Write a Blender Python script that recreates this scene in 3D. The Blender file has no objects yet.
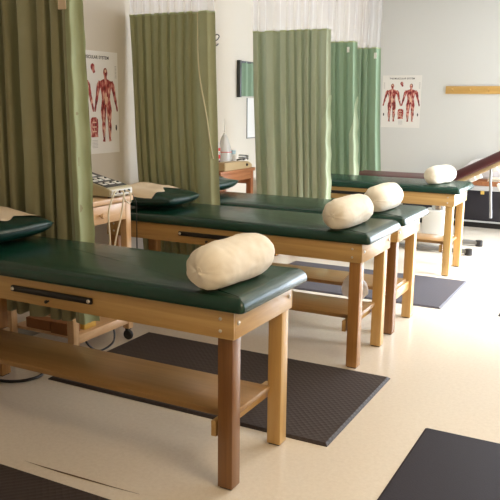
import bpy, bmesh, math, random
from mathutils import Vector, Matrix, noise
C = bpy.context.scene.collection
PI = math.pi
random.seed(7)

# ------------------------------------------------------------------ materials
def srgb(r, g, b):
    f = lambda c: c/12.92 if c <= .04045 else ((c+.055)/1.055)**2.4
    return (f(r/255), f(g/255), f(b/255), 1)

def new_mat(name):
    m = bpy.data.materials.new(name); m.use_nodes = True
    nt = m.node_tree
    return m, nt, nt.nodes['Principled BSDF']

def plain(name, col, rough=.5, metal=0, bump=0, scale=60, spec=.5, var=0.0, sheen=0):
    m, nt, b = new_mat(name)
    b.inputs['Base Color'].default_value = col
    b.inputs['Roughness'].default_value = rough
    b.inputs['Metallic'].default_value = metal
    b.inputs['Specular IOR Level'].default_value = spec
    tc = nt.nodes.new('ShaderNodeTexCoord')
    n = nt.nodes.new('ShaderNodeTexNoise'); n.inputs['Scale'].default_value = scale
    n.inputs['Detail'].default_value = 4
    nt.links.new(tc.outputs['Object'], n.inputs['Vector'])
    if var:
        mx = nt.nodes.new('ShaderNodeMix'); mx.data_type = 'RGBA'
        mx.inputs[6].default_value = tuple(c*(1-var) for c in col[:3])+(1,)
        mx.inputs[7].default_value = tuple(min(1, c*(1+var)) for c in col[:3])+(1,)
        nt.links.new(n.outputs['Fac'], mx.inputs[0])
        nt.links.new(mx.outputs[2], b.inputs['Base Color'])
    if bump:
        bp = nt.nodes.new('ShaderNodeBump'); bp.inputs['Strength'].default_value = bump
        bp.inputs['Distance'].default_value = .01
        nt.links.new(n.outputs['Fac'], bp.inputs['Height'])
        nt.links.new(bp.outputs['Normal'], b.inputs['Normal'])
    return m

def wood(name, c1, c2, axis, rough=.38, scale=1.0):
    m, nt, b = new_mat(name)
    tc = nt.nodes.new('ShaderNodeTexCoord')
    mp = nt.nodes.new('ShaderNodeMapping')
    s = [28*scale]*3; s[axis] = 1.6*scale
    mp.inputs['Scale'].default_value = s
    nt.links.new(tc.outputs['Object'], mp.inputs['Vector'])
    n = nt.nodes.new('ShaderNodeTexNoise'); n.inputs['Scale'].default_value = 1.0
    n.inputs['Detail'].default_value = 5; n.inputs['Roughness'].default_value = .6
    n.inputs['Distortion'].default_value = .6
    nt.links.new(mp.outputs[0], n.inputs['Vector'])
    r = nt.nodes.new('ShaderNodeValToRGB')
    r.color_ramp.elements[0].position = .3; r.color_ramp.elements[0].color = c1
    r.color_ramp.elements[1].position = .7; r.color_ramp.elements[1].color = c2
    nt.links.new(n.outputs['Fac'], r.inputs['Fac'])
    nt.links.new(r.outputs['Color'], b.inputs['Base Color'])
    b.inputs['Roughness'].default_value = rough
    b.inputs['Coat Weight'].default_value = .3; b.inputs['Coat Roughness'].default_value = .2
    bp = nt.nodes.new('ShaderNodeBump'); bp.inputs['Strength'].default_value = .08
    bp.inputs['Distance'].default_value = .003
    nt.links.new(n.outputs['Fac'], bp.inputs['Height']); nt.links.new(bp.outputs['Normal'], b.inputs['Normal'])
    return m

def fabric(name, col, col2, trans=.25, weave=900):
    m, nt, b = new_mat(name)
    out = nt.nodes['Material Output']
    tc = nt.nodes.new('ShaderNodeTexCoord')
    n = nt.nodes.new('ShaderNodeTexNoise'); n.inputs['Scale'].default_value = 7; n.inputs['Detail'].default_value = 6
    nt.links.new(tc.outputs['Object'], n.inputs['Vector'])
    mx = nt.nodes.new('ShaderNodeMix'); mx.data_type = 'RGBA'
    mx.inputs[6].default_value = col; mx.inputs[7].default_value = col2
    nt.links.new(n.outputs['Fac'], mx.inputs[0])
    nt.links.new(mx.outputs[2], b.inputs['Base Color'])
    b.inputs['Roughness'].default_value = .75
    b.inputs['Specular IOR Level'].default_value = .25
    w = nt.nodes.new('ShaderNodeTexNoise'); w.inputs['Scale'].default_value = weave
    nt.links.new(tc.outputs['Object'], w.inputs['Vector'])
    bp = nt.nodes.new('ShaderNodeBump'); bp.inputs['Strength'].default_value = .15; bp.inputs['Distance'].default_value = .002
    nt.links.new(w.outputs['Fac'], bp.inputs['Height']); nt.links.new(bp.outputs['Normal'], b.inputs['Normal'])
    if trans:
        t = nt.nodes.new('ShaderNodeBsdfTranslucent'); nt.links.new(mx.outputs[2], t.inputs['Color'])
        ms = nt.nodes.new('ShaderNodeMixShader'); ms.inputs[0].default_value = trans
        nt.links.new(b.outputs[0], ms.inputs[1]); nt.links.new(t.outputs[0], ms.inputs[2])
        nt.links.new(ms.outputs[0], out.inputs['Surface'])
    return m

def net_mat(name, col, density):
    m, nt, b = new_mat(name)
    out = nt.nodes['Material Output']
    b.inputs['Base Color'].default_value = col; b.inputs['Roughness'].default_value = .8
    tl = nt.nodes.new('ShaderNodeBsdfTranslucent'); tl.inputs['Color'].default_value = col
    m1 = nt.nodes.new('ShaderNodeMixShader'); m1.inputs[0].default_value = .5
    nt.links.new(b.outputs[0], m1.inputs[1]); nt.links.new(tl.outputs[0], m1.inputs[2])
    tr = nt.nodes.new('ShaderNodeBsdfTransparent')
    m2 = nt.nodes.new('ShaderNodeMixShader'); m2.inputs[0].default_value = density
    # denser where seen edge-on, as real netting is
    lw = nt.nodes.new('ShaderNodeLayerWeight'); lw.inputs['Blend'].default_value = .35
    ad = nt.nodes.new('ShaderNodeMath'); ad.operation = 'MULTIPLY_ADD'; ad.use_clamp = True
    ad.inputs[1].default_value = .25; ad.inputs[2].default_value = density
    nt.links.new(lw.outputs['Facing'], ad.inputs[0]); nt.links.new(ad.outputs[0], m2.inputs[0])
    nt.links.new(tr.outputs[0], m2.inputs[1]); nt.links.new(m1.outputs[0], m2.inputs[2])
    nt.links.new(m2.outputs[0], out.inputs['Surface'])
    return m

def floor_mat():
    m, nt, b = new_mat('floor_vinyl')
    tc = nt.nodes.new('ShaderNodeTexCoord')
    n = nt.nodes.new('ShaderNodeTexNoise'); n.inputs['Scale'].default_value = 55; n.inputs['Detail'].default_value = 8
    n.inputs['Roughness'].default_value = .75
    nt.links.new(tc.outputs['Object'], n.inputs['Vector'])
    r = nt.nodes.new('ShaderNodeValToRGB')
    r.color_ramp.elements[0].position = .3; r.color_ramp.elements[0].color = srgb(220, 209, 192)
    r.color_ramp.elements[1].position = .6; r.color_ramp.elements[1].color = srgb(230, 220, 204)
    nt.links.new(n.outputs['Fac'], r.inputs['Fac'])
    n2 = nt.nodes.new('ShaderNodeTexNoise'); n2.inputs['Scale'].default_value = 1.1; n2.inputs['Detail'].default_value = 3
    nt.links.new(tc.outputs['Object'], n2.inputs['Vector'])
    mx = nt.nodes.new('ShaderNodeMix'); mx.data_type = 'RGBA'; mx.blend_type = 'MULTIPLY'; mx.inputs[0].default_value = .06
    nt.links.new(r.outputs[0], mx.inputs[6]); nt.links.new(n2.outputs['Fac'], mx.inputs[7])
    nt.links.new(mx.outputs[2], b.inputs['Base Color'])
    mr = nt.nodes.new('ShaderNodeMapRange'); mr.inputs[3].default_value = .24; mr.inputs[4].default_value = .28
    nt.links.new(n2.outputs['Fac'], mr.inputs[0]); nt.links.new(mr.outputs[0], b.inputs['Roughness'])
    bp = nt.nodes.new('ShaderNodeBump'); bp.inputs['Strength'].default_value = .03; bp.inputs['Distance'].default_value = .002
    nt.links.new(n.outputs['Fac'], bp.inputs['Height']); nt.links.new(bp.outputs['Normal'], b.inputs['Normal'])
    return m

def mat_mat(name, col, kind):
    m, nt, b = new_mat(name)
    b.inputs['Base Color'].default_value = col; b.inputs['Roughness'].default_value = .6 if kind == 'ribbed' else .65
    b.inputs['Specular IOR Level'].default_value = .25
    tc = nt.nodes.new('ShaderNodeTexCoord')
    mp = nt.nodes.new('ShaderNodeMapping'); nt.links.new(tc.outputs['Object'], mp.inputs['Vector'])
    if kind == 'ribbed':
        mp.inputs['Rotation'].default_value = (0, 0, PI/4)
        v = nt.nodes.new('ShaderNodeTexVoronoi'); v.inputs['Scale'].default_value = 42; v.inputs['Randomness'].default_value = 0.1
        nt.links.new(mp.outputs[0], v.inputs['Vector']); h = v.outputs['Distance']; st = .75
    else:
        v = nt.nodes.new('ShaderNodeTexNoise'); v.inputs['Scale'].default_value = 160; v.inputs['Detail'].default_value = 4
        nt.links.new(mp.outputs[0], v.inputs['Vector']); h = v.outputs['Fac']; st = .25
    bp = nt.nodes.new('ShaderNodeBump'); bp.inputs['Strength'].default_value = st; bp.inputs['Distance'].default_value = .005
    nt.links.new(h, bp.inputs['Height']); nt.links.new(bp.outputs['Normal'], b.inputs['Normal'])
    return m

def vinyl(name, col, rough=.27):
    m, nt, b = new_mat(name)
    b.inputs['Base Color'].default_value = col; b.inputs['Roughness'].default_value = rough
    b.inputs['Specular IOR Level'].default_value = .55
    tc = nt.nodes.new('ShaderNodeTexCoord')
    v = nt.nodes.new('ShaderNodeTexNoise'); v.inputs['Scale'].default_value = 240; v.inputs['Detail'].default_value = 3
    w = nt.nodes.new('ShaderNodeTexNoise'); w.inputs['Scale'].default_value = 5; w.inputs['Detail'].default_value = 2
    nt.links.new(tc.outputs['Object'], v.inputs['Vector']); nt.links.new(tc.outputs['Object'], w.inputs['Vector'])
    b1 = nt.nodes.new('ShaderNodeBump'); b1.inputs['Strength'].default_value = .12; b1.inputs['Distance'].default_value = .002
    nt.links.new(v.outputs['Fac'], b1.inputs['Height'])
    b2 = nt.nodes.new('ShaderNodeBump'); b2.inputs['Strength'].default_value = .15; b2.inputs['Distance'].default_value = .02
    nt.links.new(w.outputs['Fac'], b2.inputs['Height']); nt.links.new(b1.outputs['Normal'], b2.inputs['Normal'])
    nt.links.new(b2.outputs['Normal'], b.inputs['Normal'])
    return m

def muscle_mat():
    m, nt, b = new_mat('muscle_print')
    tc = nt.nodes.new('ShaderNodeTexCoord')
    mp = nt.nodes.new('ShaderNodeMapping'); mp.inputs['Scale'].default_value = (55, 55, 22)
    nt.links.new(tc.outputs['Object'], mp.inputs['Vector'])
    n = nt.nodes.new('ShaderNodeTexNoise'); n.inputs['Scale'].default_value = 1; n.inputs['Detail'].default_value = 3
    nt.links.new(mp.outputs[0], n.inputs['Vector'])
    r = nt.nodes.new('ShaderNodeValToRGB'); e = r.color_ramp.elements
    e[0].position = .36; e[0].color = srgb(96, 22, 24)
    e[1].position = .66; e[1].color = srgb(226, 176, 158)
    k = e.new(.5); k.color = srgb(160, 48, 44)
    nt.links.new(n.outputs['Fac'], r.inputs['Fac']); nt.links.new(r.outputs[0], b.inputs['Base Color'])
    b.inputs['Roughness'].default_value = .4
    return m

M = {}
M['floor'] = floor_mat()
M['wall'] = plain('wall_paint', srgb(208, 198, 182), .75, bump=.06, scale=90, var=.02)
M['wall_back'] = plain('wall_paint_back', srgb(214, 213, 209), .75, bump=.06, scale=90, var=.02)
M['ceil'] = plain('ceiling_paint', srgb(235, 233, 226), .85, bump=.1, scale=70)
M['trim'] = plain('trim_paint', srgb(150, 140, 122), .5, bump=.02)
M['seam'] = plain('floor_seam', srgb(92, 70, 44), .5, var=.3, scale=8)
wc1, wc2 = srgb(182, 140, 82), srgb(206, 168, 106)
M['wx'] = wood('oak_x', wc1, wc2, 0)
M['wy'] = wood('oak_y', wc1, wc2, 1)
M['wz'] = wood('oak_z', srgb(196, 152, 88), srgb(218, 180, 116), 2)
M['wz_dark'] = wood('oak_z_reddish', srgb(112, 70, 32), srgb(144, 98, 48), 2)
M['wz_mid'] = wood('oak_z_mid', srgb(156, 106, 52), srgb(186, 136, 74), 2)
M['wshelf'] = wood('oak_shelf', srgb(148, 110, 62), srgb(170, 130, 78), 0)
M['pine'] = wood('pine_cart', srgb(212, 168, 122), srgb(234, 198, 154), 1, .45)
M['pine_z'] = wood('pine_cart_z', srgb(208, 164, 116), srgb(232, 194, 148), 2, .45)
M['brownwood'] = wood('brown_cart', srgb(150, 92, 56), srgb(186, 124, 80), 1, .45)
M['brownwood_z'] = wood('brown_cart_z', srgb(150, 92, 56), srgb(184, 120, 76), 2, .45)
M['rail'] = wood('peg_rail', srgb(196, 150, 78), srgb(216, 174, 102), 0, .45)
M['vinyl'] = vinyl('green_vinyl', srgb(15, 54, 41))
M['pvinyl'] = vinyl('green_pillow_vinyl', srgb(12, 48, 42), .28)
M['piping'] = plain('dark_piping', srgb(18, 30, 44), .4)
M['linen'] = fabric('white_linen', srgb(244, 232, 210), srgb(250, 242, 226), .12)
M['paper'] = plain('paper', srgb(226, 206, 178), .8, bump=.1, scale=25, var=.04)
M['curtain'] = fabric('green_curtain', srgb(158, 158, 120), srgb(172, 171, 134), .2)
M['curtain_a'] = fabric('green_curtain_olive', srgb(150, 147, 112), srgb(166, 161, 128), .18)
M['curtain_b'] = fabric('green_curtain_cool', srgb(178, 187, 160), srgb(188, 195, 170), .2)
M['curtain_c'] = fabric('green_curtain_cool_lit', srgb(144, 168, 140), srgb(154, 176, 148), .2)  # cool daylight of the far end tinted into the green fabric colour
M['hem'] = fabric('curtain_hem', srgb(172, 182, 140), srgb(184, 192, 154), .2)
M['hem_pale'] = fabric('curtain_hem_pale', srgb(178, 194, 160), srgb(206, 216, 190), .2)
M['piping_w'] = plain('cream_edge', srgb(214, 206, 170), .7)
M['net'] = net_mat('white_net', srgb(244, 241, 244), .4)
M['track'] = plain('white_track', srgb(225, 225, 222), .4)
M['black'] = plain('black_rubber', srgb(22, 18, 18), .45, bump=.05)
M['chrome'] = plain('chrome', srgb(205, 208, 212), .18, 1)
M['steel'] = plain('brushed_steel', srgb(170, 172, 174), .35, 1)
M['bolt'] = plain('bolt_steel', srgb(206, 200, 190), .3, .35)
M['mat_a'] = mat_mat('ribbed_mat', srgb(66, 58, 56), 'ribbed')
M['mat_b'] = mat_mat('plain_mat', srgb(40, 35, 43), 'plain')
M['mat_c'] = mat_mat('gray_mat', srgb(84, 82, 88), 'ribbed')
M['poster'] = plain('poster_paper', srgb(232, 228, 222), .35, var=.01)
M['ink'] = plain('ink', srgb(52, 40, 40), .5)
M['ink_gray'] = plain('ink_gray', srgb(176, 170, 168), .5)
M['muscle'] = muscle_mat()
M['bone'] = plain('bone_print', srgb(222, 188, 160), .4, var=.15, scale=40)
M['beige'] = plain('beige_plastic', srgb(206, 196, 166), .4, bump=.02)
M['white_pl'] = plain('white_plastic', srgb(234, 232, 224), .35)
M['tan'] = plain('tan_case', srgb(186, 162, 122), .5, bump=.03)
M['panel'] = plain('dark_panel', srgb(58, 60, 56), .4)
M['cord_w'] = plain('cream_cord', srgb(228, 216, 188), .5)
M['red'] = plain('red_label', srgb(196, 52, 44), .5)
M['darkred'] = plain('maroon_label', srgb(84, 26, 26), .5)
M['blue'] = plain('pale_blue', srgb(178, 204, 214), .4)
M['maroon'] = vinyl('maroon_vinyl', srgb(78, 34, 36), .4)
M['white_metal'] = plain('white_metal', srgb(232, 232, 226), .35)
M['grey_metal'] = plain('grey_metal', srgb(120, 118, 114), .4, .3)
M['cab'] = plain('black_laminate', srgb(34, 32, 42), .45, bump=.02)
M['cabtop'] = plain('pale_laminate', srgb(204, 204, 206), .4)
M['amber'] = plain('yellow_bit', srgb(226, 190, 96), .5)
M['brownbox'] = plain('brown_card', srgb(150, 98, 58), .7, bump=.05, var=.1)
M['darkwood'] = wood('dark_cart_z', srgb(96, 54, 34), srgb(124, 74, 46), 2, .5)
_pl, nt, b = new_mat('clear_bottle'); b.inputs['Base Color'].default_value = srgb(240, 240, 236)
b.inputs['Roughness'].default_value = .25; b.inputs['Transmission Weight'].default_value = .35; M['milky'] = _pl
_pl, nt, b = new_mat('thin_plastic'); b.inputs['Base Color'].default_value = srgb(236, 232, 234)
b.inputs['Roughness'].default_value = .4; M['film'] = _pl

# ------------------------------------------------------------------ mesh helpers
def box(bm, x0, x1, y0, y1, z0, z1, bev=0.0, seg=2, mat=None):
    b = bmesh.new()
    bmesh.ops.create_cube(b, size=1)
    for v in b.verts:
        v.co = Vector(((x0+x1)/2+v.co.x*(x1-x0), (y0+y1)/2+v.co.y*(y1-y0), (z0+z1)/2+v.co.z*(z1-z0)))
    if bev:
        bmesh.ops.bevel(b, geom=b.edges[:], offset=bev, segments=seg, affect='EDGES', profile=.5)
    if mat is not None: b.transform(mat)
    merge(bm, b)

def merge(bm, b):
    me = bpy.data.meshes.new('tmp'); b.to_mesh(me); b.free()
    bm.from_mesh(me); bpy.data.meshes.remove(me)

def tube(bm, pts, r, n=10, cap=True):
    pts = [Vector(p) for p in pts]; rings = []
    up = Vector((0, 0, 1))
    for i, p in enumerate(pts):
        d = (pts[min(i+1, len(pts)-1)]-pts[max(i-1, 0)]).normalized()
        a = d.cross(up)
        if a.length < 1e-3: a = d.cross(Vector((1, 0, 0)))
        a.normalize(); c = a.cross(d).normalized()
        rr = r[i] if isinstance(r, (list, tuple)) else r
        rings.append([bm.verts.new(p+a*rr*math.cos(2*PI*k/n)+c*rr*math.sin(2*PI*k/n)) for k in range(n)])
        up = c
    for A, B in zip(rings, rings[1:]):
        for k in range(n): bm.faces.new((A[k], A[(k+1) % n], B[(k+1) % n], B[k]))
    if cap:
        bm.faces.new(rings[0][::-1]); bm.faces.new(rings[-1])

def smooth_path(pts, n=8):
    P = [Vector(p) for p in pts]; out = []
    for i in range(len(P)-1):
        a, b, c, d = P[max(i-1, 0)], P[i], P[i+1], P[min(i+2, len(P)-1)]
        for k in range(n):
            t = k/n
            out.append(.5*((2*b)+(c-a)*t+(2*a-5*b+4*c-d)*t*t+(3*b-a-3*c+d)*t**3))
    out.append(P[-1]); return out

def lathe(bm, prof, n=24, center=(0, 0, 0), axis='z'):
    rings = []
    cx, cy, cz = center
    for r, h in prof:
        ring = []
        for k in range(n):
            a = 2*PI*k/n; u, v = r*math.cos(a), r*math.sin(a)
            co = (cx+u, cy+v, cz+h) if axis == 'z' else ((cx+h, cy+u, cz+v) if axis == 'x' else (cx+v, cy+h, cz+u))
            ring.append(bm.verts.new(co))
        rings.append(ring)
    for A, B in zip(rings, rings[1:]):
        for k in range(n): bm.faces.new((A[k], A[(k+1) % n], B[(k+1) % n], B[k]))
    bm.faces.new(rings[0][::-1]); bm.faces.new(rings[-1])

def obj(name, bm, mat, parent=None, smooth=True, angle=35):
    bmesh.ops.recalc_face_normals(bm, faces=bm.faces[:])
    me = bpy.data.meshes.new(name); bm.to_mesh(me); bm.free()
    me.materials.append(mat)
    if smooth:
        me.polygons.foreach_set('use_smooth', [True]*len(me.polygons))
        me.set_sharp_from_angle(angle=math.radians(angle))
    o = bpy.data.objects.new(name, me); C.objects.link(o)
    if parent: o.parent = parent
    return o

def thing(name, label, cat, loc=(0, 0, 0), rotz=0, group=None):
    o = bpy.data.objects.new(name, None); C.objects.link(o)
    o.location = loc; o.rotation_euler = (0, 0, rotz)
    o.empty_display_size = .1
    return tag(o, label, cat, group)

def tag(o, label, cat, group=None):
    o['label'] = label; o['category'] = cat
    if group: o['group'] = group
    return o

def struct(name, bm, mat, parent=None):
    o = obj(name, bm, mat, parent)
    if not parent: o['kind'] = 'structure'
    return o

def B(*boxes, bev=0.0):
    bm = bmesh.new()
    for b in boxes: box(bm, *b, bev=bev)
    return bm

# ------------------------------------------------------------------ room
XL, YB, XR, YF, ZC = -2.0, 7.0, 3.0, -4.6, 2.78
struct('floor', B((XL-.1, XR+.1, YF-.1, YB+.1, -.1, 0)), M['floor'])
struct('ceiling', B((XL-.1, XR+.1, YF-.1, YB+.1, ZC, ZC+.1)), M['ceil'])
struct('wall_left', B((XL-.1, XL, YF, YB, 0, ZC)), M['wall'])
DX0, DX1, DZ = .75, 2.95, 2.2      # glazed garden door in the back wall, right of the picture
struct('wall_back', B((XL-.1, DX0, YB, YB+.1, 0, ZC), (DX1, XR+.1, YB, YB+.1, 0, ZC), (DX0, DX1, YB, YB+.1, DZ, ZC)), M['wall_back'])
struct('door_1', B((DX0-.05, DX0+.03, YB-.02, YB+.08, 0, DZ+.05), (DX1-.03, DX1+.05, YB-.02, YB+.08, 0, DZ+.05), (DX0+.03, DX1-.03, YB-.02, YB+.08, DZ-.03, DZ+.05), ((DX0+DX1)/2-.03, (DX0+DX1)/2+.03, YB-.01, YB+.07, 0, DZ-.03)), M['track'])
struct('wall_front', B((XL-.1, XR+.1, YF-.1, YF, 0, ZC)), M['wall'])
WY0, WY1, WZ0, WZ1 = 2.6, 6.8, .7, 2.3
struct('wall_right', B((XR, XR+.1, YF, WY0, 0, ZC), (XR, XR+.1, WY1, YB, 0, ZC), (XR, XR+.1, WY0, WY1, 0, WZ0), (XR, XR+.1, WY0, WY1, WZ1, ZC)), M['wall'])
fr = [(XR-.02, XR+.08, WY0-.03, WY1+.03, WZ0-.05, WZ0), (XR-.02, XR+.08, WY0-.03, WY1+.03, WZ1, WZ1+.05)]
for k in range(5):
    y = WY0+(WY1-WY0)*k/4
    fr.append((XR-.01, XR+.07, y-.03, y+.03, WZ0, WZ1))
struct('window_1', B(*fr), M['track'])
struct('baseboard_left', B((XL, XL+.012, YF, YB, 0, .1)), M['trim'])
struct('baseboard_back', B((XL, DX0-.05, YB-.012, YB, 0, .1)), M['trim'])
# worn seam of the floor covering in front of the nearest table
bm = bmesh.new()
P = [(-.86, -.187), (-.78, -.188), (-.66, -.186), (-.56, -.182), (-.44, -.178), (-.30, -.170)]
w = [.0004, .002, .0045, .0045, .0025, .0006]
L = [bm.verts.new((x, y-q, .0008)) for (x, y), q in zip(P, w)]
R = [bm.verts.new((x, y+q, .0008)) for (x, y), q in zip(P, w)]
for i in range(len(P)-1): bm.faces.new((L[i], L[i+1], R[i+1], R[i]))
struct('trim_1', bm, M['seam'])

# ------------------------------------------------------------------ treatment tables
W, ZT, DA, LEN, LG = .497, .70, .104, 1.70, .062
def cushion_bm(x0, x1, y0, y1, z0, z1, r=.03, puff=.012):
    bm = bmesh.new()
    cr = .022
    n = 6
    def outline(ins):
        pts = []
        for cx, cy, a0 in ((x1-cr, y1-cr, 0), (x0+cr, y1-cr, PI/2), (x0+cr, y0+cr, PI), (x1-cr, y0+cr, 1.5*PI)):
            for k in range(n+1):
                a = a0+PI/2*k/n
                pts.append((cx+(cr-ins*.7)*math.cos(a)*1.0-(0), cy+(cr-ins*.7)*math.sin(a)))
        mx, my = (x0+x1)/2, (y0+y1)/2
        return [(mx+(p[0]-mx)*(1-ins*.3/((x1-x0)/2)), my+(p[1]-my)*(1-ins*.3/((y1-y0)/2))) for p in pts]
    rings = []
    prof = [(.012, z0), (.004, z0+.003), (0, z0+.010), (0, z0+.016)]
    for k in range(1, 9):
        a = PI/2*k/8
        prof.append((.05*(1-math.cos(a)), z0+.016+(z1-z0-.018)*math.sin(a)))
    for ins, z in prof:
        rings.append([bm.verts.new((x, y, z)) for x, y in outline(ins)])
    for A, Bq in zip(rings, rings[1:]):
        for k in range(len(A)): bm.faces.new((A[k], A[(k+1) % len(A)], Bq[(k+1) % len(A)], Bq[k]))
    # slightly domed top
    last = rings[-1]; mx, my = (x0+x1)/2, (y0+y1)/2
    for f in (.97, .9, .75, .5, .2):
        ring = [bm.verts.new((mx+(v.co.x-mx)*f, my+(v.co.y-my)*f, z1-.002+.006*(1-f)**.5)) for v in rings[-1]] if f == .97 else \
               [bm.verts.new((mx+(v.co.x-mx)*f, my+(v.co.y-my)*f, z1-.002+puff*(1-f)**.5)) for v in last]
        prev = rings[-1] if f == .97 else prevring
        for k in range(len(ring)): bm.faces.new((prev[k], prev[(k+1) % len(ring)], ring[(k+1) % len(ring)], ring[k]))
        prevring = ring
    bm.faces.new(prevring); bm.faces.new(rings[0][::-1])
    return bm

def bolt(parent, x, y, z, face, r=.0075, name='bolt'):
    bm = bmesh.new()
    prof = [(r, 0), (r, .002), (r*.8, .0045), (r*.35, .006)]
    if face == 'y': lathe(bm, [(p, -h) for p, h in prof], 14, (x, y, z), 'y')
    else: lathe(bm, prof, 14, (x, y, z), 'x')
    return obj(name, bm, M['bolt'], parent)

def treatment_table(X, Y, label, near_leg, bar, rx=-.085):
    t = thing('treatment_table', label, 'treatment table', (X, Y, 0), 0, 'padded wooden treatment tables in a row')
    ta = .009
    obj('cushion', cushion_bm(-LEN-.03, .045, -.018, W+.06, ZT, ZT+.062), M['vinyl'], t)
    fa = obj('front_apron', B((-LEN, 0, 0, ta, ZT-DA, ZT), bev=.0025), M['wx'], t)
    ra = obj('back_apron', B((-LEN, 0, W-ta, W, ZT-DA, ZT), bev=.0025), M['wx'], t)
    ea = obj('end_apron', B((-ta, .0005, ta+.0005, W-ta-.0005, ZT-DA, ZT), bev=.002), M['wy'], t)
    obj('end_apron', B((-LEN-.0005, -LEN+ta, ta+.0005, W-ta-.0005, ZT-DA, ZT), bev=.002), M['wy'], t)
    for z in (ZT-.03, ZT-.075):
        bolt(fa, -.055, 0, z, 'y', .0065); bolt(fa, -LEN+.055, 0, z, 'y', .0065)
    bolt(ea, .0005, .032, ZT-.045, 'x', .009); bolt(ea, .0005, W-.035, ZT-.048, 'x', .009)
    obj('deck', B((-LEN+.0095, -.0095, .0095, W-.0095, ZT-.003, ZT-.0002)), M['wshelf'], t)
    s = .011
    for (x0, y0, m) in ((-s-LG, s, near_leg), (-s-LG, W-s-LG, M['wz']), (-LEN+s, s, M['wz_mid']), (-LEN+s, W-s-LG, M['wz_mid'])):
        leg = obj('leg', B((x0, x0+LG, y0, y0+LG, .006, ZT-.0035), bev=.003), m, t)
        obj('foot_pad', B((x0+.006, x0+LG-.006, y0+.006, y0+LG-.006, 0, .006), bev=.001), M['black'], leg)
    # lower shelf on two cross rails
    obj('shelf', B((-LEN+.03, -.04, .066, W-.118, .262, .286), bev=.003), M['wshelf'], t)
    obj('cross_rail', B((rx-.022, rx, .02, W-.02, .2, .261), bev=.002), M['wy'], t)
    obj('cross_rail', B((-LEN+.068, -LEN+.09, .02, W-.02, .2, .261), bev=.002), M['wy'], t)
    if bar:
        x0, x1 = bar
        hb = obj('bar', B((x0, x1, -.016, -.0005, ZT-.058, ZT-.032), bev=.005), M['black'], t)
        bolt(hb, x0+.012, -.016, ZT-.045, 'y', .008); bolt(hb, x1-.012, -.016, ZT-.045, 'y', .008)
        kb = bmesh.new(); lathe(kb, [(.004, 0), (.004, -.01), (.007, -.012), (.007, -.018), (.004, -.021)], 12, ((x0+x1)/2-.02, 0, ZT-.078), 'y')
        obj('knob', kb, M['black'], t)
    return t

tabs = [(0, 0), (-.0303, 1.441), (-.0391, 2.1163), (-.0963, 3.8957)]
treatment_table(*tabs[0], 'nearest wooden treatment table with dark green padded top, beside the ribbed black mat', M['wz_dark'], (-1.065, -.635))
treatment_table(*tabs[1], 'wooden treatment table with green top, second from the camera, black bar on its front', M['wz_mid'], (-1.15, -.72))
treatment_table(*tabs[2], 'wooden treatment table with green top set close behind the second one', M['wz_dark'], None, -.032)
treatment_table(*tabs[3], 'farthest wooden treatment table with green top, in front of the maroon reclining table', M['wz'], (-1.1, -.68))

# ------------------------------------------------------------------ bolsters
def bolster_bm(length, rad, seed, flat=.84):
    bm = bmesh.new(); N, K = 72, 64; rings = []
    rnd = random.Random(seed)
    for i in range(N+1):
        t = math.sin(PI/2*(-1+2*i/N))
        e = abs(t)
        rr = rad*max(.2, (1-e**5)**.4)
        y = t*length/2
        ring = []
        for k in range(K):
            a = 2*PI*k/K
            p = Vector((math.cos(a)*2.2, t*2.6, math.sin(a)*2.2))+Vector((seed*7.1, 0, 0))
            wv = noise.noise(p*.8)*.05+noise.noise(p*1.7)*.03
            # creases running in from the gathered ends
            cr = max(0, e-.45)/.55
            wv += cr*.05*noise.noise(Vector((a*3.4 if a < PI else (2*PI-a)*3.4, seed*3+(.5 if t > 0 else 9), t*1.2)))
            wv += .018*noise.noise(Vector((math.sin(a)*5+t*6, t*9, seed)))
            r = rr*(1+wv)
            z = r*math.sin(a)
            if z < -rad*flat: z = -rad*flat
            ring.append(bm.verts.new((r*math.cos(a)*1.04, y+length*.012*noise.noise(Vector((a, t, seed))), z+rad*flat)))
        rings.append(ring)
    for A, Bq in zip(rings, rings[1:]):
        for k in range(K): bm.faces.new((A[k], A[(k+1) % K], Bq[(k+1) % K], Bq[k]))
    for ring, sg in ((rings[0], -1), (rings[-1], 1)):
        prev = ring; yc = ring[0].co.y
        zc = sum(v.co.z for v in ring)/K; xc = sum(v.co.x for v in ring)/K
        for f, d in ((.7, .0004), (.35, .0006)):
            nr = [bm.verts.new((xc+(v.co.x-xc)*f, v.co.y+sg*d*.8, zc+(v.co.z-zc)*f)) for v in ring]
            for k in range(K): bm.faces.new((prev[k], prev[(k+1) % K], nr[(k+1) % K], nr[k]))
            prev = nr
        bm.faces.new(prev)
    return bm
ZC0 = ZT+.070
for (x, y, ln, rad, rz, sd, lab) in (
    (-.11, .185, .465, .088, -.05, 1, 'large white bolster in a wrinkled case on the nearest green table'),
    (-.18, 1.62, .45, .086, -.05, 2, 'white fabric bolster lying on the second table from the camera'),
    (-.205, 2.32, .42, .086, -.03, 3, 'white fabric bolster on the third table, just behind another bolster'),
    (-.27, 4.09, .36, .08, -.30, 4, 'white fabric bolster on the farthest wooden table, beside the maroon backrest')):
    o = obj('bolster', bolster_bm(ln, rad, sd), M['linen'])
    o.location = (x, y, ZC0); o.rotation_euler = (0, 0, rz)
    tag(o, lab, 'bolster', 'white bolsters on the treatment tables')

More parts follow.
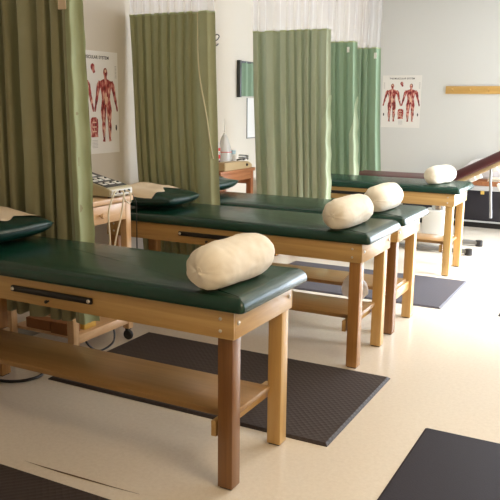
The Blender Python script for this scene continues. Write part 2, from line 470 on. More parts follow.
# ------------------------------------------------------------------ vinyl pillows and their paper covers
def pillow_h(u, v):
    e = max(0, 1-abs(u)**4)*max(0, 1-abs(v)**4)
    return e**.5
def pillow(loc, sx, sy, th, lift, label, plabel, seed, rz=0, paper=(-1, .55), ph=0):
    bm = bmesh.new(); N = 36; top, bot = {}, {}
    def P(u, v, s):
        h = pillow_h(u, v)
        pin = 1-.10*(abs(v)**2)*(abs(u)**6)
        x = u*sx*(1-.05*(1-abs(v)**2)*0)*pin; y = v*sy*(1-.1*(abs(u)**2)*(abs(v)**6))
        base = lift*((u+1)/2)**3
        crown = noise.noise(Vector((u*2.1+seed, v*2.1, seed)))*.012*h
        zc = th*.42+base
        z = zc+((th*.58-th*.34*u)*h+crown if s > 0 else -th*.42*h)
        return (x, y, max(z, 0.002))
    for i in range(N+1):
        for j in range(N+1):
            u, v = -1+2*i/N, -1+2*j/N
            top[i, j] = bm.verts.new(P(u, v, 1))
            bot[i, j] = top[i, j] if i in (0, N) or j in (0, N) else bm.verts.new(P(u, v, -1))
    for i in range(N):
        for j in range(N):
            bm.faces.new((top[i, j], top[i+1, j], top[i+1, j+1], top[i, j+1]))
            q = (bot[i, j], bot[i, j+1], bot[i+1, j+1], bot[i+1, j])
            if len(set(q)) == 4: 
                try: bm.faces.new(q)
                except ValueError: pass
    p = obj('pillow', bm, M['pvinyl'], angle=80); p.location = loc; p.rotation_euler = (0, 0, rz)
    # piped edge
    bm = bmesh.new()
    path = [P(-1+2*k/20, -1, 0) for k in range(20)]+[P(1, -1+2*k/20, 0) for k in range(20)]+[P(1-2*k/20, 1, 0) for k in range(20)]+[P(-1, 1-2*k/20, 0) for k in range(21)]
    tube(bm, path, .004, 8); obj('piping', bm, M['pvinyl'], p)
    tag(p, label, 'pillow', 'green vinyl pillows at the heads of the tables')
    bm = bmesh.new(); g = {}
    a0, a1 = paper
    for i in range(N+1):
        for j in range(N+1):
            v = -.97+1.94*j/N
            ue = a1+.10*math.sin(v*4.5+seed+ph)+.05*math.sin(v*9+seed)
            u = a0*.97+(ue-a0*.97)*i/N
            q = Vector(P(max(-1, min(1, u)), v, 1))
            q.z += .004+.002*(1+noise.noise(Vector((u*6, v*6, seed))))
            g[i, j] = bm.verts.new(q)
    for i in range(N):
        for j in range(N): bm.faces.new((g[i, j], g[i+1, j], g[i+1, j+1], g[i, j+1]))
    s = obj('paper_sheet', bm, M['paper'], angle=80); s.location = loc; s.rotation_euler = (0, 0, rz)
    tag(s, plabel, 'paper', 'paper covers on the pillows')
pillow((-1.50, .27, ZC0), .25, .23, .13, .02, 'dark green vinyl pillow at the head of the nearest table', 'beige paper sheet over the pillow on the nearest table', 1.3, 0, (-1, .58), 2.0)
pillow((-1.51, 1.67, ZC0), .24, .21, .11, .015, 'dark green vinyl pillow on the second table, under the pleated curtain', 'pale paper sheet over the pillow on the second table', 4.2, .05, (-1, .36))
pillow((-1.61, 2.40, ZC0), .21, .23, .12, .03, 'dark green vinyl pillow on the third table, below the shelf of bottles', 'white paper sheet over the pillow on the third table', 2.2, 0, (-1, .35))

# ------------------------------------------------------------------ floor mats
def floor_mat_obj(x0, x1, y0, y1, m, label):
    bm = bmesh.new()
    b = .012
    lo = [bm.verts.new(p) for p in ((x0, y0, 0), (x1, y0, 0), (x1, y1, 0), (x0, y1, 0))]
    md = [bm.verts.new(p) for p in ((x0, y0, .003), (x1, y0, .003), (x1, y1, .003), (x0, y1, .003))]
    hi = [bm.verts.new(p) for p in ((x0+b, y0+b, .012), (x1-b, y0+b, .012), (x1-b, y1-b, .012), (x0+b, y1-b, .012))]
    for A, Bq in ((lo, md), (md, hi)):
        for k in range(4): bm.faces.new((A[k], A[(k+1) % 4], Bq[(k+1) % 4], Bq[k]))
    bm.faces.new(hi); bm.faces.new(lo[::-1])
    o = obj('floor_mat', bm, m, smooth=False)
    return tag(o, label, 'mat', 'dark rubber floor mats')
floor_mat_obj(-1.40, .165, .52, 1.41, M['mat_a'], 'black ribbed rubber mat on the floor between the nearest two tables')
floor_mat_obj(-1.47, .075, 2.875, 3.79, M['mat_c'], 'dark grey mat on the floor in front of the farthest wooden table')
floor_mat_obj(-1.9, -.13, -1.25, -.255, M['mat_a'], 'black mat at the lower left, in front of the nearest table')
floor_mat_obj(.485, 2.0, -.75, .9, M['mat_b'], 'smooth black mat at the lower right, corner on the open floor')
floor_mat_obj(.465, 2.0, 2.9, 3.9, M['mat_b'], 'black mat at the right edge, only its tip showing')

# ------------------------------------------------------------------ curtains
def curtain(label, Y, top, bot, ztop, zbot, folds, amp, m, seed, hem=None, hem_mat=None, tag_at=None, net=True, lean=0, group='pleated green privacy curtains', edge=None, ws=None, bow=0):
    rnd = random.Random(seed)
    t = thing('privacy_curtain', label, 'curtain', ((top[0]+top[1])/2, Y, 0), 0, group)
    ox = (top[0]+top[1])/2
    ws = ws or [rnd.uniform(.65, 1.5) for _ in range(folds)]; S = sum(ws)
    cum = [0]
    for w_ in ws: cum.append(cum[-1]+w_/S)
    am = [rnd.uniform(.6, 1.25) for _ in range(folds+1)]
    drift = [rnd.uniform(-1, 1) for _ in range(folds+1)]
    def pos(u, f, off=0):
        # f = 0 top, 1 bottom
        k = 0
        while k < folds-1 and u > cum[k+1]: k += 1
        t_ = (u-cum[k])/(cum[k+1]-cum[k])
        a = am[k]*(1-t_)+am[k+1]*t_
        ph = 2*PI*t_
        g = f*f*.5+f*.5
        xt = top[0]+(top[1]-top[0])*u; xb = bot[0]+(bot[1]-bot[0])*u
        wd = (top[1]-top[0])/folds
        x = xt*(1-g)+xb*g + wd*.32*math.sin(2*ph)*.5*(.6+.4*f) + drift[k]*.10*wd*math.sin(f*3+drift[k]*4)*(4*t_*(1-t_))
        x += bow*(f*f-f)*math.sin(PI*u)*1.0
        y = amp*a*(math.cos(ph)+.22*math.cos(2*ph+drift[k]))*(.75+.35*f+.1*math.sin(f*5+drift[k]*3)) + lean*f
        y += .008*noise.noise(Vector((u*9, f*3, seed)))
        return Vector((x-ox, y+off, ztop+(zbot-ztop)*f))
    NU, NV = folds*22, 40
    bm = bmesh.new()
    def sheet(bm, u0, u1, f0, f1, nu, nv, fn):
        g = [[bm.verts.new(fn(u0+(u1-u0)*i/nu, f0+(f1-f0)*j/nv)) for j in range(nv+1)] for i in range(nu+1)]
        for i in range(nu):
            for j in range(nv): bm.faces.new((g[i][j], g[i+1][j], g[i+1][j+1], g[i][j+1]))
    sheet(bm, 0, 1, 0, 1, NU, NV, pos)
    obj('fabric', bm, m, t, angle=180)
    # stitched band along the top edge
    bm = bmesh.new()
    sheet(bm, 0, 1, 0, .008, NU, 1, lambda u, f: pos(u, f, -.004)+Vector((0, 0, .006)))
    obj('top_hem', bm, M['hem'], t, angle=180)
    if hem:
        u0, f0 = hem
        bm = bmesh.new(); sheet(bm, 0, 1, f0, 1, 12, NV, lambda q, f: pos(1-(1-u0)*(1-q)*(min(1, (f-f0)/.22+.05) if f0 else 1), f, -.006)+Vector((.004+.006*math.sin(f*46)*q, 0, 0)))
        obj('side_hem', bm, hem_mat or M['hem'], t, angle=180)
    if edge:
        u0, u1, f1 = edge
        bm = bmesh.new()
        tube(bm, [pos(u0+(u1-u0)*(k/30)**1.3, f1*k/30, -.014) for k in range(31)], .0045, 8)
        obj('edge_binding', bm, M['piping_w'], t)
    if tag_at:
        u, f, w_, h_, tm = tag_at
        p = pos(u, f, -.02)
        bm = bmesh.new(); box(bm, p.x-w_/2, p.x+w_/2, p.y-.003, p.y, p.z-h_, p.z, .001, 1, None)
        obj('tag', bm, tm, t)
    if net:
        def npos(u, f):
            q = pos(u, 0); q.y *= .45; q.z = ztop+(ZC-.03-ztop)*f
            q.x += .004*math.sin(f*9+u*40)
            return q
        bm = bmesh.new(); sheet(bm, 0, 1, 0, 1, NU, 8, npos)
        obj('mesh_top', bm, M['net'], t, angle=180)
        bm = bmesh.new(); box(bm, top[0]-ox-.05, top[1]-ox+.05, -.015, .015, ZC-.035, ZC-.0)
        obj('track', bm, M['track'], t)
    return t
curtain('wide olive green curtain nearest the camera, hanging at the left behind the first table', .625, (-1.93, -1.205), (-1.93, -1.18), 2.0, .31, 7, .05, M['curtain_a'], 5,
        hem=(.93, 0), hem_mat=M['hem'], tag_at=(.93, .055, .05, .06, M['paper']), ws=[1.5, 1.2, .8, 1.7, .9, .7, 1.1])
curtain('pleated green curtain behind the second table, with a cream edge line down its right side', 2.045, (-1.975, -1.305), (-1.88, -1.245), 2.0, .28, 9, .022, M['curtain'], 11,
        edge=(.82, .975, .55), ws=[.8, .9, 1, .9, 1, .8, 1, .8, 2.0], bow=.09)
curtain('tall green curtain in the middle, between the bottles and the far table', 3.42, (-1.75, -1.05), (-1.66, -.99), 2.0, .3, 8, .035, M['curtain_b'], 23,
        hem=(.87, .3), hem_mat=M['hem_pale'], ws=[1.0, 1.9, 1.2, .8, .7, .8, .9, 1.1])
curtain('darker green curtain with a pale hem, partly behind the tall middle curtain', 4.6, (-1.58, -1.25), (-1.5, -1.16), 2.0, .3, 4, .03, M['curtain_c'], 31,
        hem=(.8, .3), hem_mat=M['hem_pale'], tag_at=(.8, .03, .025, .05, M['white_pl']))
curtain('farthest green curtain, narrow, hanging left of the chart on the back wall', 5.45, (-1.64, -1.30), (-1.6, -1.215), 2.0, .3, 4, .03, M['curtain_c'], 41,
        tag_at=(.87, .03, .03, .06, M['white_pl']))

# ------------------------------------------------------------------ wall charts
def poly(bm, pts, y):
    vs = [bm.verts.new((x, y, z)) for x, z in pts]
    bm.faces.new(vs)
def limb(bm, pts, y):
    """flat tapered limb: pts = [(x,z,halfwidth), ...]"""
    Ls, Rs = [], []
    for i, (x, z, w_) in enumerate(pts):
        a = pts[max(0, i-1)]; c = pts[min(len(pts)-1, i+1)]
        d = Vector((c[0]-a[0], c[1]-a[1])).normalized(); n_ = Vector((-d.y, d.x))
        Ls.append(bm.verts.new((x+n_.x*w_, y, z+n_.y*w_))); Rs.append(bm.verts.new((x-n_.x*w_, y, z-n_.y*w_)))
    for i in range(len(pts)-1): bm.faces.new((Ls[i], Ls[i+1], Rs[i+1], Rs[i]))
def disc(bm, x, z, rx, rz, y, n=20):
    poly(bm, [(x+rx*math.cos(2*PI*k/n), z+rz*math.sin(2*PI*k/n)) for k in range(n)], y)
def body(bm, cx, zb, H, y):
    s = H
    Z = lambda v: zb+v*s
    disc(bm, cx, Z(.935), .043*s, .062*s, y)
    limb(bm, [(cx, Z(.90), .026*s), (cx, Z(.85), .028*s), (cx, Z(.825), .06*s)], y-.0001)
    limb(bm, [(cx, Z(.845), .05*s), (cx, Z(.815), .125*s), (cx, Z(.77), .128*s), (cx, Z(.70), .108*s), (cx, Z(.62), .088*s), (cx, Z(.57), .088*s), (cx, Z(.51), .10*s), (cx, Z(.47), .09*s)], y-.0002)
    for sg in (-1, 1):
        limb(bm, [(cx+sg*.118*s, Z(.815), .03*s), (cx+sg*.15*s, Z(.76), .04*s), (cx+sg*.172*s, Z(.68), .033*s), (cx+sg*.186*s, Z(.62), .026*s), (cx+sg*.203*s, Z(.56), .027*s), (cx+sg*.222*s, Z(.49), .017*s), (cx+sg*.232*s, Z(.455), .02*s), (cx+sg*.24*s, Z(.41), .012*s)], y-.0003)
        limb(bm, [(cx+sg*.052*s, Z(.50), .05*s), (cx+sg*.062*s, Z(.42), .056*s), (cx+sg*.062*s, Z(.33), .045*s), (cx+sg*.06*s, Z(.27), .033*s), (cx+sg*.066*s, Z(.2), .04*s), (cx+sg*.064*s, Z(.12), .028*s), (cx+sg*.06*s, Z(.04), .019*s), (cx+sg*.066*s, Z(.0), .03*s)], y-.0004)
def chart(label, loc, rotz, w_, h_):
    t = thing('anatomy_chart', label, 'poster', loc, rotz, 'muscle charts on the walls')
    # local: x to the right, -y towards the viewer, z up from the lower edge
    bm = bmesh.new(); box(bm, -w_/2, w_/2, -.003, .0015, 0, h_)
    obj('paper', bm, M['poster'], t, smooth=False)
    y = -.0036
    H = .73*h_
    for cx in (-.235*w_, .245*w_):
        bm = bmesh.new(); body(bm, cx, .115*h_, H, y); nf = len(bm.faces)
        for sg in (-1, 1):
            limb(bm, [(cx+sg*.02*h_, .115*h_+.61*H, .008*h_), (cx+sg*.012*h_, .115*h_+.5*H, .004*h_)], y-.0009)
            disc(bm, cx+sg*.043*h_, .115*h_+.28*H, .010*h_, .014*h_, y-.0009)
            limb(bm, [(cx+sg*.045*h_, .115*h_+.18*H, .005*h_), (cx+sg*.044*h_, .115*h_+.06*H, .004*h_)], y-.0009)
        limb(bm, [(cx, .115*h_+.66*H, .012*h_), (cx, .115*h_+.52*H, .010*h_)], y-.001)
        disc(bm, cx, .115*h_+.955*H, .016*h_, .016*h_, y-.001)
        o = obj('figure', bm, M['muscle'], t, smooth=False); o.data.materials.append(M['bone'])
        for f in o.data.polygons[nf:]: f.material_index = 1
    bm = bmesh.new()      # head in profile, top centre
    disc(bm, .0*w_, .845*h_, .03*h_, .034*h_, y); limb(bm, [(.005*w_, .825*h_, .02*h_), (.03*w_, .79*h_, .016*h_)], y-.0001)
    obj('head_study', bm, M['muscle'], t, smooth=False)
    bm = bmesh.new()      # trunk study, lower centre
    limb(bm, [(0, .36*h_, .03*h_), (0, .34*h_, .055*h_), (0, .27*h_, .06*h_), (0, .2*h_, .05*h_), (0, .165*h_, .055*h_)], y); nf = len(bm.faces)
    for k in range(3): limb(bm, [(-.03*h_, (.31-.045*k)*h_, .006*h_), (.03*h_, (.31-.045*k)*h_, .006*h_)], y-.0009)
    o = obj('torso_study', bm, M['muscle'], t, smooth=False); o.data.materials.append(M['bone'])
    for f in o.data.polygons[nf:]: f.material_index = 1
    for sx in (-.44, .44):
        bm = bmesh.new(); disc(bm, sx*w_, .25*h_, .012*h_, .03*h_, y); obj('limb_study', bm, M['ink'], t, smooth=False)
    bm = bmesh.new()
    for k in range(9):
        for sx in (-.45, .455): box(bm, sx*w_-.018*w_, sx*w_+.018*w_, y, y+.0004, (.86-.014*k)*h_, (.865-.014*k)*h_)
        if k < 6: box(bm, -.05*w_, .06*w_, y, y+.0004, (.13-.014*k)*h_, (.134-.014*k)*h_)
    obj('caption_lines', bm, M['ink_gray'], t, smooth=False)
    cu = bpy.data.curves.new('title', 'FONT'); cu.body = 'THE MUSCULAR SYSTEM'
    cu.size = .043*h_; cu.align_x = 'CENTER'; cu.space_character = 1.08; cu.offset = .0006
    cu.materials.append(M['ink'])
    tmp = bpy.data.objects.new('title_curve', cu)
    me = bpy.data.meshes.new_from_object(tmp); bpy.data.objects.remove(tmp); bpy.data.curves.remove(cu)
    o = bpy.data.objects.new('title', me); C.objects.link(o); o.parent = t
    o.location = (0, y-.0006, .925*h_); o.rotation_euler = (PI/2, 0, 0)
    return t
chart('muscle chart on the left wall, half hidden by the nearest olive curtain', (XL, 1.67, 1.08), PI/2, .52, .668)
chart('muscle chart with two red figures on the back wall beside the narrow curtain', (-1.505, YB, 1.13), 0, .50, .645)

# ------------------------------------------------------------------ carts
def cart(label, x0, x1, y0, y1, zt, m, mz, shelf_z, drawer, group='wooden equipment carts by the wall'):
    t = thing('equipment_cart', label, 'cart', ((x0+x1)/2, (y0+y1)/2, 0), 0, group)
    hx, hy = (x1-x0)/2, (y1-y0)/2
    obj('top', B((-hx, hx, -hy, hy, zt-.028, zt), bev=.003), m, t)
    lw = .045
    for sx in (-1, 1):
        for sy in (-1, 1):
            cx, cy = sx*(hx-.012-lw/2), sy*(hy-.012-lw/2)
            lg = obj('leg', B((cx-lw/2, cx+lw/2, cy-lw/2, cy+lw/2, .075, zt-.029), bev=.002), mz, t)
            bm = bmesh.new()
            lathe(bm, [(.012, -.014), (.028, -.012), (.032, -.006), (.032, .006), (.028, .012), (.012, .014)], 20, (cx, cy, .032), 'y')
            box(bm, cx-.01, cx+.01, cy-.018, cy+.018, .062, .075)
            obj('caster', bm, M['black'], lg)
    a = hx-.012-lw; b_ = hy-.012-lw
    obj('back_rail', B((-hx+.02, -hx+.04, -b_, b_, zt-.14, zt-.029), bev=.001), m, t)
    for sy in (-1, 1):
        y = sy*(hy-.03)
        obj('side_rail', B((-a, a, y-.01, y+.01, zt-.14, zt-.029), bev=.001), m, t)
    if drawer:
        d = obj('drawer', B((hx-.032, hx-.012, -b_+.002, b_-.002, zt-.135, zt-.034), bev=.003), m, t)
        bm = bmesh.new(); lathe(bm, [(.006, 0), (.006, .012), (.014, .018), (.016, .026), (.010, .034)], 16, (hx-.012, -.02, zt-.085), 'x')
        obj('knob', bm, m, d)
    else:
        obj('front_rail', B((hx-.032, hx-.012, -b_, b_, zt-.09, zt-.029), bev=.001), m, t)
    obj('shelf', B((-hx+.02, hx-.04, -b_, b_, shelf_z, shelf_z+.016), bev=.002), m, t)
    obj('shelf_rail', B((hx-.04, hx-.015, -b_, b_, shelf_z-.02, shelf_z+.03), bev=.002), m, t)
    return t
C1 = (-1.93, -1.40, .73, 1.285, .885)
cart('pale pine cart on casters between the first two tables, carrying a control console', *C1, M['pine'], M['pine_z'], .13, 1)
C2 = (-1.98, -1.645, 2.73, 3.31, .89)
cart('brown wooden cart by the left wall behind the third table, holding bottles', *C2, M['brownwood'], M['brownwood_z'], .2, 0)

# control console on the pine cart
def wedge(bm, x0, x1, y0, y1, z0, zb, zf, bev=.004):
    b = bmesh.new()
    v = [b.verts.new(p) for p in ((x0, y0, z0), (x1, y0, z0), (x1, y1, z0), (x0, y1, z0), (x0, y0, zb), (x1, y0, zf), (x1, y1, zf), (x0, y1, zb))]
    for f in ((3, 2, 1, 0), (4, 5, 6, 7), (0, 1, 5, 4), (1, 2, 6, 5), (2, 3, 7, 6), (3, 0, 4, 7)): b.faces.new([v[i] for i in f])
    bmesh.ops.bevel(b, geom=b.edges[:], offset=bev, segments=2, affect='EDGES')
    merge(bm, b)
zc = .886
t = thing('control_console', 'beige sloped control console with dark panel on the pine cart', 'medical device', (-1.572, 1.185, zc))
bm = bmesh.new(); wedge(bm, -.165, .165, -.105, .105, .008, .125, .05); obj('case', bm, M['beige'], t)
sl = math.atan2(.075, .33)
R = Matrix.Translation((-.0, 0, .0885)) @ Matrix.Rotation(sl, 4, 'Y')
bm = bmesh.new(); box(bm, -.135, .135, -.092, .092, 0, .003, .001, 1, R); pn = obj('panel', bm, M['panel'], t)
for (u, v, du, dv) in ((-.085, -.1, .03, .05), (-.085, .03, .03, .06), (.0, -.11, .03, .04), (0, -.02, .028, .035), (.0, .09, .03, .05), (.08, -.11, .02, .04), (.08, .0, .02, .05), (.085, .11, .022, .04)):
    v *= .55; dv *= .55; bm = bmesh.new(); box(bm, u-du*1.0, u+du*1.0, v-dv*.9, v+dv*.9, .003, .006, .001, 1, R); obj('readout', bm, M['white_pl'], pn)
    bm = bmesh.new(); lathe(bm, [(.008, .006), (.007, .011), (.004, .012)], 12, (u, v+dv*.3, 0)); bm.transform(R); obj('dial', bm, M['panel'], pn)
bm = bmesh.new(); lathe(bm, [(.011, 0), (.011, -.008), (.008, -.014)], 14, (-.03, -.105, .045), 'y'); obj('side_knob', bm, M['black'], t)
bm = bmesh.new(); box(bm, .165, .168, -.095, .095, .016, .046, .001, 1); fp = obj('socket_strip', bm, M['white_pl'], t)
for k in range(4):
    bm = bmesh.new(); lathe(bm, [(.008, 0), (.008, .008), (.005, .01)], 12, (.168, -.065+.042*k, .032), 'x'); obj('socket', bm, M['darkred'] if k == 1 else M['panel'], fp)
for fx in (-.14, .14):
    for fy in (-.08, .08):
        bm = bmesh.new(); lathe(bm, [(.01, 0), (.01, .009)], 10, (fx, fy, 0)); obj('foot', bm, M['black'], t)
# leads hanging from the console
def cord(name, pts, r, m, label, cat='cord', n=10, group=None):
    bm = bmesh.new(); tube(bm, smooth_path(pts, n), r, 8)
    return tag(obj(name, bm, m), label, cat, group)
cord('lead', [(-1.398, 1.12, .92), (-1.37, 1.08, .93), (-1.365, 1.05, .90), (-1.368, 1.015, .82), (-1.37, 1.02, .70), (-1.37, 1.03, .55), (-1.375, 1.06, .40), (-1.38, 1.12, .34)], .0055, M['cord_w'], 'cream lead hanging straight down the front of the pine cart, left of another')
cord('lead', [(-1.398, 1.165, .92), (-1.37, 1.155, .92), (-1.362, 1.14, .87), (-1.366, 1.12, .78), (-1.37, 1.075, .66), (-1.37, 1.05, .55), (-1.375, 1.10, .44), (-1.38, 1.16, .42)], .005, M['cord_w'], 'cream lead bowing leftward down the front of the pine cart')
cord('lead', [(-1.398, 1.205, .918), (-1.37, 1.21, .915), (-1.36, 1.21, .88), (-1.362, 1.20, .85), (-1.368, 1.17, .87), (-1.37, 1.16, .90)], .004, M['cord_w'], 'short looped pale lead at the right end of the console')
cord('lead', [(-1.408, 1.288, .888), (-1.395, 1.303, .84), (-1.40, 1.312, .76), (-1.40, 1.312, .64), (-1.402, 1.31, .5), (-1.41, 1.305, .36)], .0035, M['black'], 'thin black lead hanging at the right corner of the pine cart')
# things on the lower shelf of the pine cart
zs = .147
for (x, y, a, b_, h, m, lab) in ((-1.72, .86, .09, .07, .06, M['brownbox'], 'flat brown carton on the lower shelf of the pine cart'),
                                 (-1.55, .83, .06, .055, .07, M['brownbox'], 'small brown carton at the front of the cart lower shelf'),
                                 (-1.515, .96, .035, .05, .05, M['amber'], 'small yellow box on the lower shelf of the pine cart')):
    tt = thing('carton', lab, 'box', (x, y, zs))
    bm = bmesh.new(); box(bm, -a, a, -b_, b_, 0, h, .003); obj('body', bm, m, tt)
    bm = bmesh.new(); box(bm, -a-.001, a+.001, -.008, .008, h-.02, h+.0008); obj('tape', bm, M['tan'], tt)
# cords on the floor
cord('cable', [(-1.60, .37, .008), (-1.53, .39, .008), (-1.475, .44, .008), (-1.455, .52, .008), (-1.50, .58, .008), (-1.60, .60, .008), (-1.74, .60, .008), (-1.88, .62, .008)], .008, M['black'], 'black cable looped on the floor by the head of the nearest table')
cord('cable', [(-1.475, .88, .13), (-1.44, .90, .06), (-1.43, .98, .012), (-1.43, 1.10, .03), (-1.46, 1.14, .10), (-1.5, 1.13, .14)], .006, M['black'], 'black cable drooping under the lower rail of the pine cart')

# bottles and device on the brown cart
zb = C2[4]
def bottle(label, x, y, prof, m, label_bands, spout, group='bottles on the brown cart'):
    t = thing('bottle', label, 'bottle', (x, y, zb), 0, group)
    bm = bmesh.new(); lathe(bm, prof, 24); obj('body', bm, m, t)
    for z0, z1, r, mm in label_bands:
        bm = bmesh.new(); lathe(bm, [(r, z0), (r, z1)], 24); obj('band', bm, mm, t)
    if spout:
        z0, z1 = spout
        bm = bmesh.new(); lathe(bm, [(.012, z0), (.012, z0+.012), (.005, z0+.018), (.0022, z1-.02), (.0018, z1)], 12); obj('spout', bm, M['white_pl'], t)
    return t
bottle('white bottle with red and maroon bands on the brown cart', -1.82, 2.93, [(.044, 0), (.046, .004), (.046, .19), (.04, .21), (.014, .235), (.013, .25)], M['milky'],
       [(.03, .075, .0468, M['darkred']), (.09, .12, .0468, M['red']), (.15, .175, .0468, M['red'])], (.25, .36))
bottle('white cone shaped bottle with a long thin spout on the brown cart', -1.825, 3.10, [(.055, 0), (.06, .005), (.06, .13), (.052, .17), (.028, .25), (.014, .275)], M['milky'],
       [(.13, .136, .0608, M['red'])], (.275, .40))
t = thing('cup', 'small pale blue cup standing right of the cone shaped bottle', 'cup', (-1.81, 3.21, zb))
bm = bmesh.new(); lathe(bm, [(.022, 0), (.026, .14), (.024, .14), (.018, .004)], 20); obj('body', bm, M['white_pl'], t)
bm = bmesh.new(); lathe(bm, [(.0256, .11), (.0267, .14)], 20); obj('band', bm, M['blue'], t)
t = thing('therapy_device', 'tan sloped device with a black knob on the brown cart', 'medical device', (-1.70, 3.0, zb+.0005))
b = bmesh.new()
pr = [(-.19, 0), (.27, 0), (.27, .03), (.20, .058), (-.19, .066)]
v0 = [b.verts.new((-.055, y, z)) for y, z in pr]; v1 = [b.verts.new((.045, y, z)) for y, z in pr]
b.faces.new(v0); b.faces.new(v1[::-1])
for k in range(5): b.faces.new((v0[k], v0[(k+1) % 5], v1[(k+1) % 5], v1[k]))
bmesh.ops.recalc_face_normals(b, faces=b.faces[:])
bmesh.ops.bevel(b, geom=b.edges[:], offset=.004, segments=2, affect='EDGES')
obj('case', b, M['tan'], t)
bm = bmesh.new(); lathe(bm, [(.011, 0), (.011, .008), (.006, .012)], 14, (.045, .17, .03), 'x'); obj('knob', bm, M['black'], t)
cord('coiled_cable', [(-1.70+.035*math.cos(a), 3.20+.05*math.sin(a), zb+.075+.003*a) for a in [k*.7 for k in range(16)]], .006, M['steel'], 'grey coiled cable on the right end of the tan device', 'cable', 4)
t = thing('cable_clip', 'small dark clip lying beside the coiled cable on the device', 'clip', (-1.68, 3.13, zb+.066))
bm = bmesh.new(); tube(bm, smooth_path([(-.03, -.03, .004), (0, -.02, .012), (.02, .02, .012), (-.01, .05, .004)], 5), .006, 8); obj('jaw', bm, M['panel'], t)

# ------------------------------------------------------------------ small things on the left wall
t = thing('cloth_panel', 'short green pleated cloth with dark edge hung on the left wall', 'cloth', (XL, 3.80, 1.48))
bm = bmesh.new(); NU = 60
g = [[bm.verts.new((.02+.012*math.cos(i/NU*7*PI), -.16+.36*i/NU, .30*j)) for j in (0, 1)] for i in range(NU+1)]
for i in range(NU): bm.faces.new((g[i][0], g[i+1][0], g[i+1][1], g[i][1]))
obj('cloth', bm, M['curtain_c'], t, angle=180)
obj('edge_strip', B((0, .035, -.185, -.155, -.01, .31), bev=.003), M['panel'], t)
obj('rod', B((.0, .03, -.16, .2, .29, .305), bev=.002), M['panel'], t)
t = thing('paper_notice', 'white paper notice on the left wall below the short green cloth', 'paper', (XL, 3.95, 1.105))
obj('sheet', B((-.0015, .003, -.14, .16, 0, .36)), M['poster'], t)
obj('binding_edge', B((.0, .006, -.145, -.138, 0, .36)), M['grey_metal'], t)
obj('lower_edge', B((.0, .006, -.145, .16, -.006, .002)), M['grey_metal'], t)
t = thing('wall_hook', 'small dark metal hook on the left wall right of the pleated curtain', 'hook', (XL, 3.22, 1.93))
obj('plate', B((0, .006, -.012, .012, -.04, .04), bev=.002), M['grey_metal'], t)
bm = bmesh.new(); tube(bm, smooth_path([(.004, 0, .03), (.03, 0, .045), (.045, .01, .03), (.03, .01, .005), (.012, 0, -.01), (.03, -.01, -.045), (.05, -.01, -.03)], 6), .005, 8)
obj('hook', bm, M['grey_metal'], t)

# ------------------------------------------------------------------ peg rail on the back wall
t = thing('peg_rail', 'light wooden peg rail on the back wall at the right', 'peg rail', (-.95, YB, 1.55))
obj('board', B((0, 1.5, -.022, 0, 0, .092), bev=.003), M['rail'], t)
for k in range(7):
    x = .09+.21*k
    bm = bmesh.new(); tube(bm, [(x, -.022, .04), (x, -.05, .05), (x, -.072, .062)], [.008, .008, .011], 10)
    obj('peg', bm, M['rail'], t)

# ------------------------------------------------------------------ maroon reclining table
t = thing('reclining_table', 'maroon reclining treatment table with raised backrest on a white pedestal', 'treatment table', (-.52, 5.12, 0))
def sect(x0, x1, th=.065, z=.0):
    return cushion_bm(x0, x1, -.27, .27, z, z+th, puff=.008)
obj('seat_pad', sect(-.9, .07, .05, .675), M['maroon'], t)
obj('seat_frame', B((-.86, .06, -.2, .2, .625, .674), bev=.004), M['white_metal'], t)
Rb = Matrix.Translation((.07, 0, .635)) @ Matrix.Rotation(-math.radians(28), 4, 'Y')
bm = sect(.01, .80, .085, 0.0); bm.transform(Rb); obj('backrest', bm, M['maroon'], t)
bm = bmesh.new(); box(bm, .02, .76, -.22, .22, -.035, -.001, .004, 2, Rb); bf = obj('backrest_frame', bm, M['tan'], t)
for xx in (.3, .52):
    for yy in (-.19, .1):
        bm = bmesh.new(); box(bm, xx-.03, xx+.03, yy-.02, yy+.02, -.075, -.034, .004, 2, Rb); obj('bracket', bm, M['white_metal'], bf)
bm = bmesh.new(); tube(bm, [(.53, -.24, .84), (.53, -.24, .75), (.56, -.24, .38)], .012, 12); obj('support_rod', bm, M['steel'], t)
bm = bmesh.new(); tube(bm, smooth_path([(.62, -.2, .86), (.68, -.22, .74), (.66, -.23, .68), (.60, -.23, .70), (.67, -.23, .58)], 6), .012, 8); obj('lever', bm, M['white_metal'], t)
bm = bmesh.new(); lathe(bm, [(.075, .385), (.075, .63)], 28, (.02, 0, 0)); obj('column', bm, M['chrome'], t)
bm = bmesh.new(); box(bm, -.12, .09, -.12, .12, .09, .39, .012, 3); obj('pedestal', bm, M['white_metal'], t)
for y in (-.22, .3):
    bm = bmesh.new(); box(bm, -.85, .40, y-.03, y+.03, .015, .055, .012, 3); rl = obj('base_rail', bm, M['grey_metal'], t)
    for x in (-.82, .375):
        bm = bmesh.new(); lathe(bm, [(.034, 0), (.036, .004), (.036, .058), (.03, .062)], 20, (x, y, 0)); obj('foot', bm, M['black'], rl)
obj('base_beam', B((-.12, .12, -.2, .28, .05, .095), bev=.004), M['white_metal'], t)

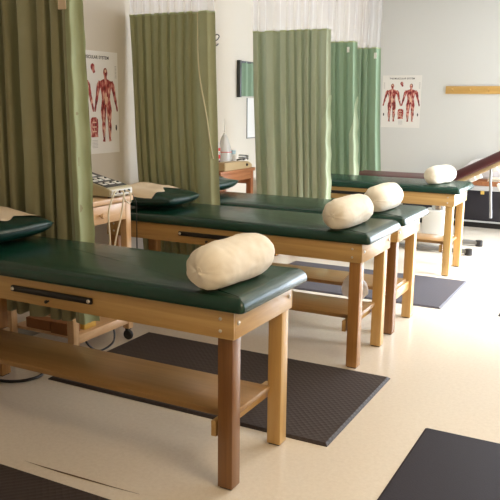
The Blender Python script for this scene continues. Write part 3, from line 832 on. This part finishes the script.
# ------------------------------------------------------------------ low cabinet at the back wall with small things on top
t = thing('low_cabinet', 'low black cabinet with a pale top along the back wall', 'cabinet', (.2, 6.78, 0))
obj('body', B((-1.5, .38, -.19, .2, .07, .44), bev=.003), M['cab'], t)
obj('kick_base', B((-1.48, .36, -.17, .2, 0, .069)), M['black'], t)
obj('lower_strip', B((-1.5, .38, -.2, -.19, .065, .085)), M['cabtop'], t)
obj('top', B((-1.53, .41, -.22, .21, .441, .5), bev=.004), M['cabtop'], t)
obj('latch', B((-.57, -.53, -.232, -.2201, .40, .44), bev=.003), M['amber'], t)
for k in range(3):
    x = -1.5+.62*k
    dr = obj('door', B((x+.01, x+.61, -.204, -.1901, .095, .43), bev=.002), M['cab'], t)
    obj('handle', B((x+.54, x+.56, -.216, -.204, .2, .32), bev=.003), M['black'], dr)
t = thing('wooden_tray', 'brown wooden tray on the pale cabinet top behind the maroon backrest', 'tray', (.12, 6.68, .5))
obj('base', B((-.62, .36, -.13, .13, 0, .012), bev=.002), M['brownwood'], t)
for (a, b_, c, d) in ((-.62, .36, -.13, -.115), (-.62, .36, .115, .13), (-.62, -.605, -.115, .115), (.345, .36, -.115, .115)):
    obj('rim', B((a, b_, c, d, .012, .055), bev=.002), M['brownwood'], t)
for x, lab in ((-.32, 'folded white cloth at the left end of the brown tray'), (.0, 'folded white cloth near the middle of the brown tray')):
    tt = thing('folded_cloth', lab, 'towel', (.12+x, 6.68, .5125))
    for k in range(3):
        bm = bmesh.new(); box(bm, -.12+.005*k, .12-.01*k, -.09, .09-.005*k, .026*k, .026*k+.025, .01, 3); obj('layer', bm, M['linen'], tt)
bm = bmesh.new(); bmesh.ops.create_icosphere(bm, subdivisions=5, radius=1)
for v in bm.verts:
    p = v.co.copy(); k = 1+.22*noise.noise(p*1.6+Vector((3, 1, 2)))+.12*noise.noise(p*4.1)
    v.co = Vector((p.x*.26*k, min(p.y*.075*k, .08), max(0, p.z*.17*k+.14)))
o = obj('plastic_bag', bm, M['film'], angle=40); o.location = (-.36, 6.9, .5)
tag(o, 'crumpled white plastic bag on the cabinet behind the maroon backrest', 'bag')

bm = bmesh.new(); bmesh.ops.create_icosphere(bm, subdivisions=5, radius=1)
for v in bm.verts:
    p = v.co.copy(); k = 1+.12*noise.noise(p*1.7+Vector((5, 1, 2)))+.07*noise.noise(p*4.6)
    v.co = Vector((p.x*.085*k, p.y*.032*k, p.z*.085*k*(1 if p.z < 0 else 1.05)))
tube(bm, smooth_path([(-.03, 0, .07), (-.035, .012, .098), (0, .03, .104), (.035, .012, .098), (.03, 0, .07)], 5), .006, 8)
o = obj('plastic_bag', bm, M['film'], angle=40); o.location = (-.31, 2.1163+.022, .272)
tag(o, 'pale rounded bag hanging at the front edge of the third table lower shelf', 'bag')

# ------------------------------------------------------------------ light
def area(name, loc, rot, sx, sy, power, col):
    l = bpy.data.lights.new(name, 'AREA'); l.shape = 'RECTANGLE'; l.size = sx; l.size_y = sy; l.energy = power; l.color = col
    o = bpy.data.objects.new(name, l); C.objects.link(o); o.location = loc; o.rotation_euler = rot
    return o
wl = area('window_daylight', (XR+.2, 4.0, 1.5), (0, PI/2-.47, 0), 1.3, 2.8, 65, (.93, .96, 1)); wl.data.spread = math.radians(46)
area('door_daylight', ((DX0+DX1)/2, YB+.2, 1.1), (-PI/2+.35, 0, .12), 2.1, 2.1, 165, (.84, .91, 1))
area('ceiling_lamp_front', (2.2, -.7, ZC-.02), (0, 0, 0), 1.2, 1.2, 52, (1, .79, .54))
area('ceiling_lamp_mid', (.8, 2.0, ZC-.02), (0, 0, 0), 1.2, 1.2, 19, (1, .83, .6))
area('ceiling_lamp_far', (1.2, 5.2, ZC-.02), (0, 0, 0), 1.2, 1.2, 14, (1, .95, .88))
wd = bpy.data.worlds.new('World'); bpy.context.scene.world = wd; wd.use_nodes = True
wd.node_tree.nodes['Background'].inputs[0].default_value = (.75, .85, 1, 1)
wd.node_tree.nodes['Background'].inputs[1].default_value = 5.5

# ------------------------------------------------------------------ camera
cam = bpy.data.cameras.new('camera'); co = bpy.data.objects.new('camera', cam); C.objects.link(co)
pitch, yaw, roll = .2012, .4865, .0100
Fv = Vector((-math.sin(yaw)*math.cos(pitch), math.cos(yaw)*math.cos(pitch), -math.sin(pitch)))
Rv = Fv.cross(Vector((0, 0, 1))).normalized(); Uv = Rv.cross(Fv)
R2 = Rv*math.cos(roll)+Uv*math.sin(roll); U2 = Uv*math.cos(roll)-Rv*math.sin(roll)
mw = Matrix((R2, U2, -Fv)).transposed().to_4x4(); mw.translation = Vector((1.2007, -2.1536, 1.43))
co.matrix_world = mw
cam.sensor_width = 36; cam.lens = 725.9*36/500; cam.clip_start = .05
bpy.context.scene.camera = co
sc = bpy.context.scene
sc.view_settings.view_transform = 'Standard'
sc.view_settings.look = 'None'
sc.view_settings.exposure = 0.08
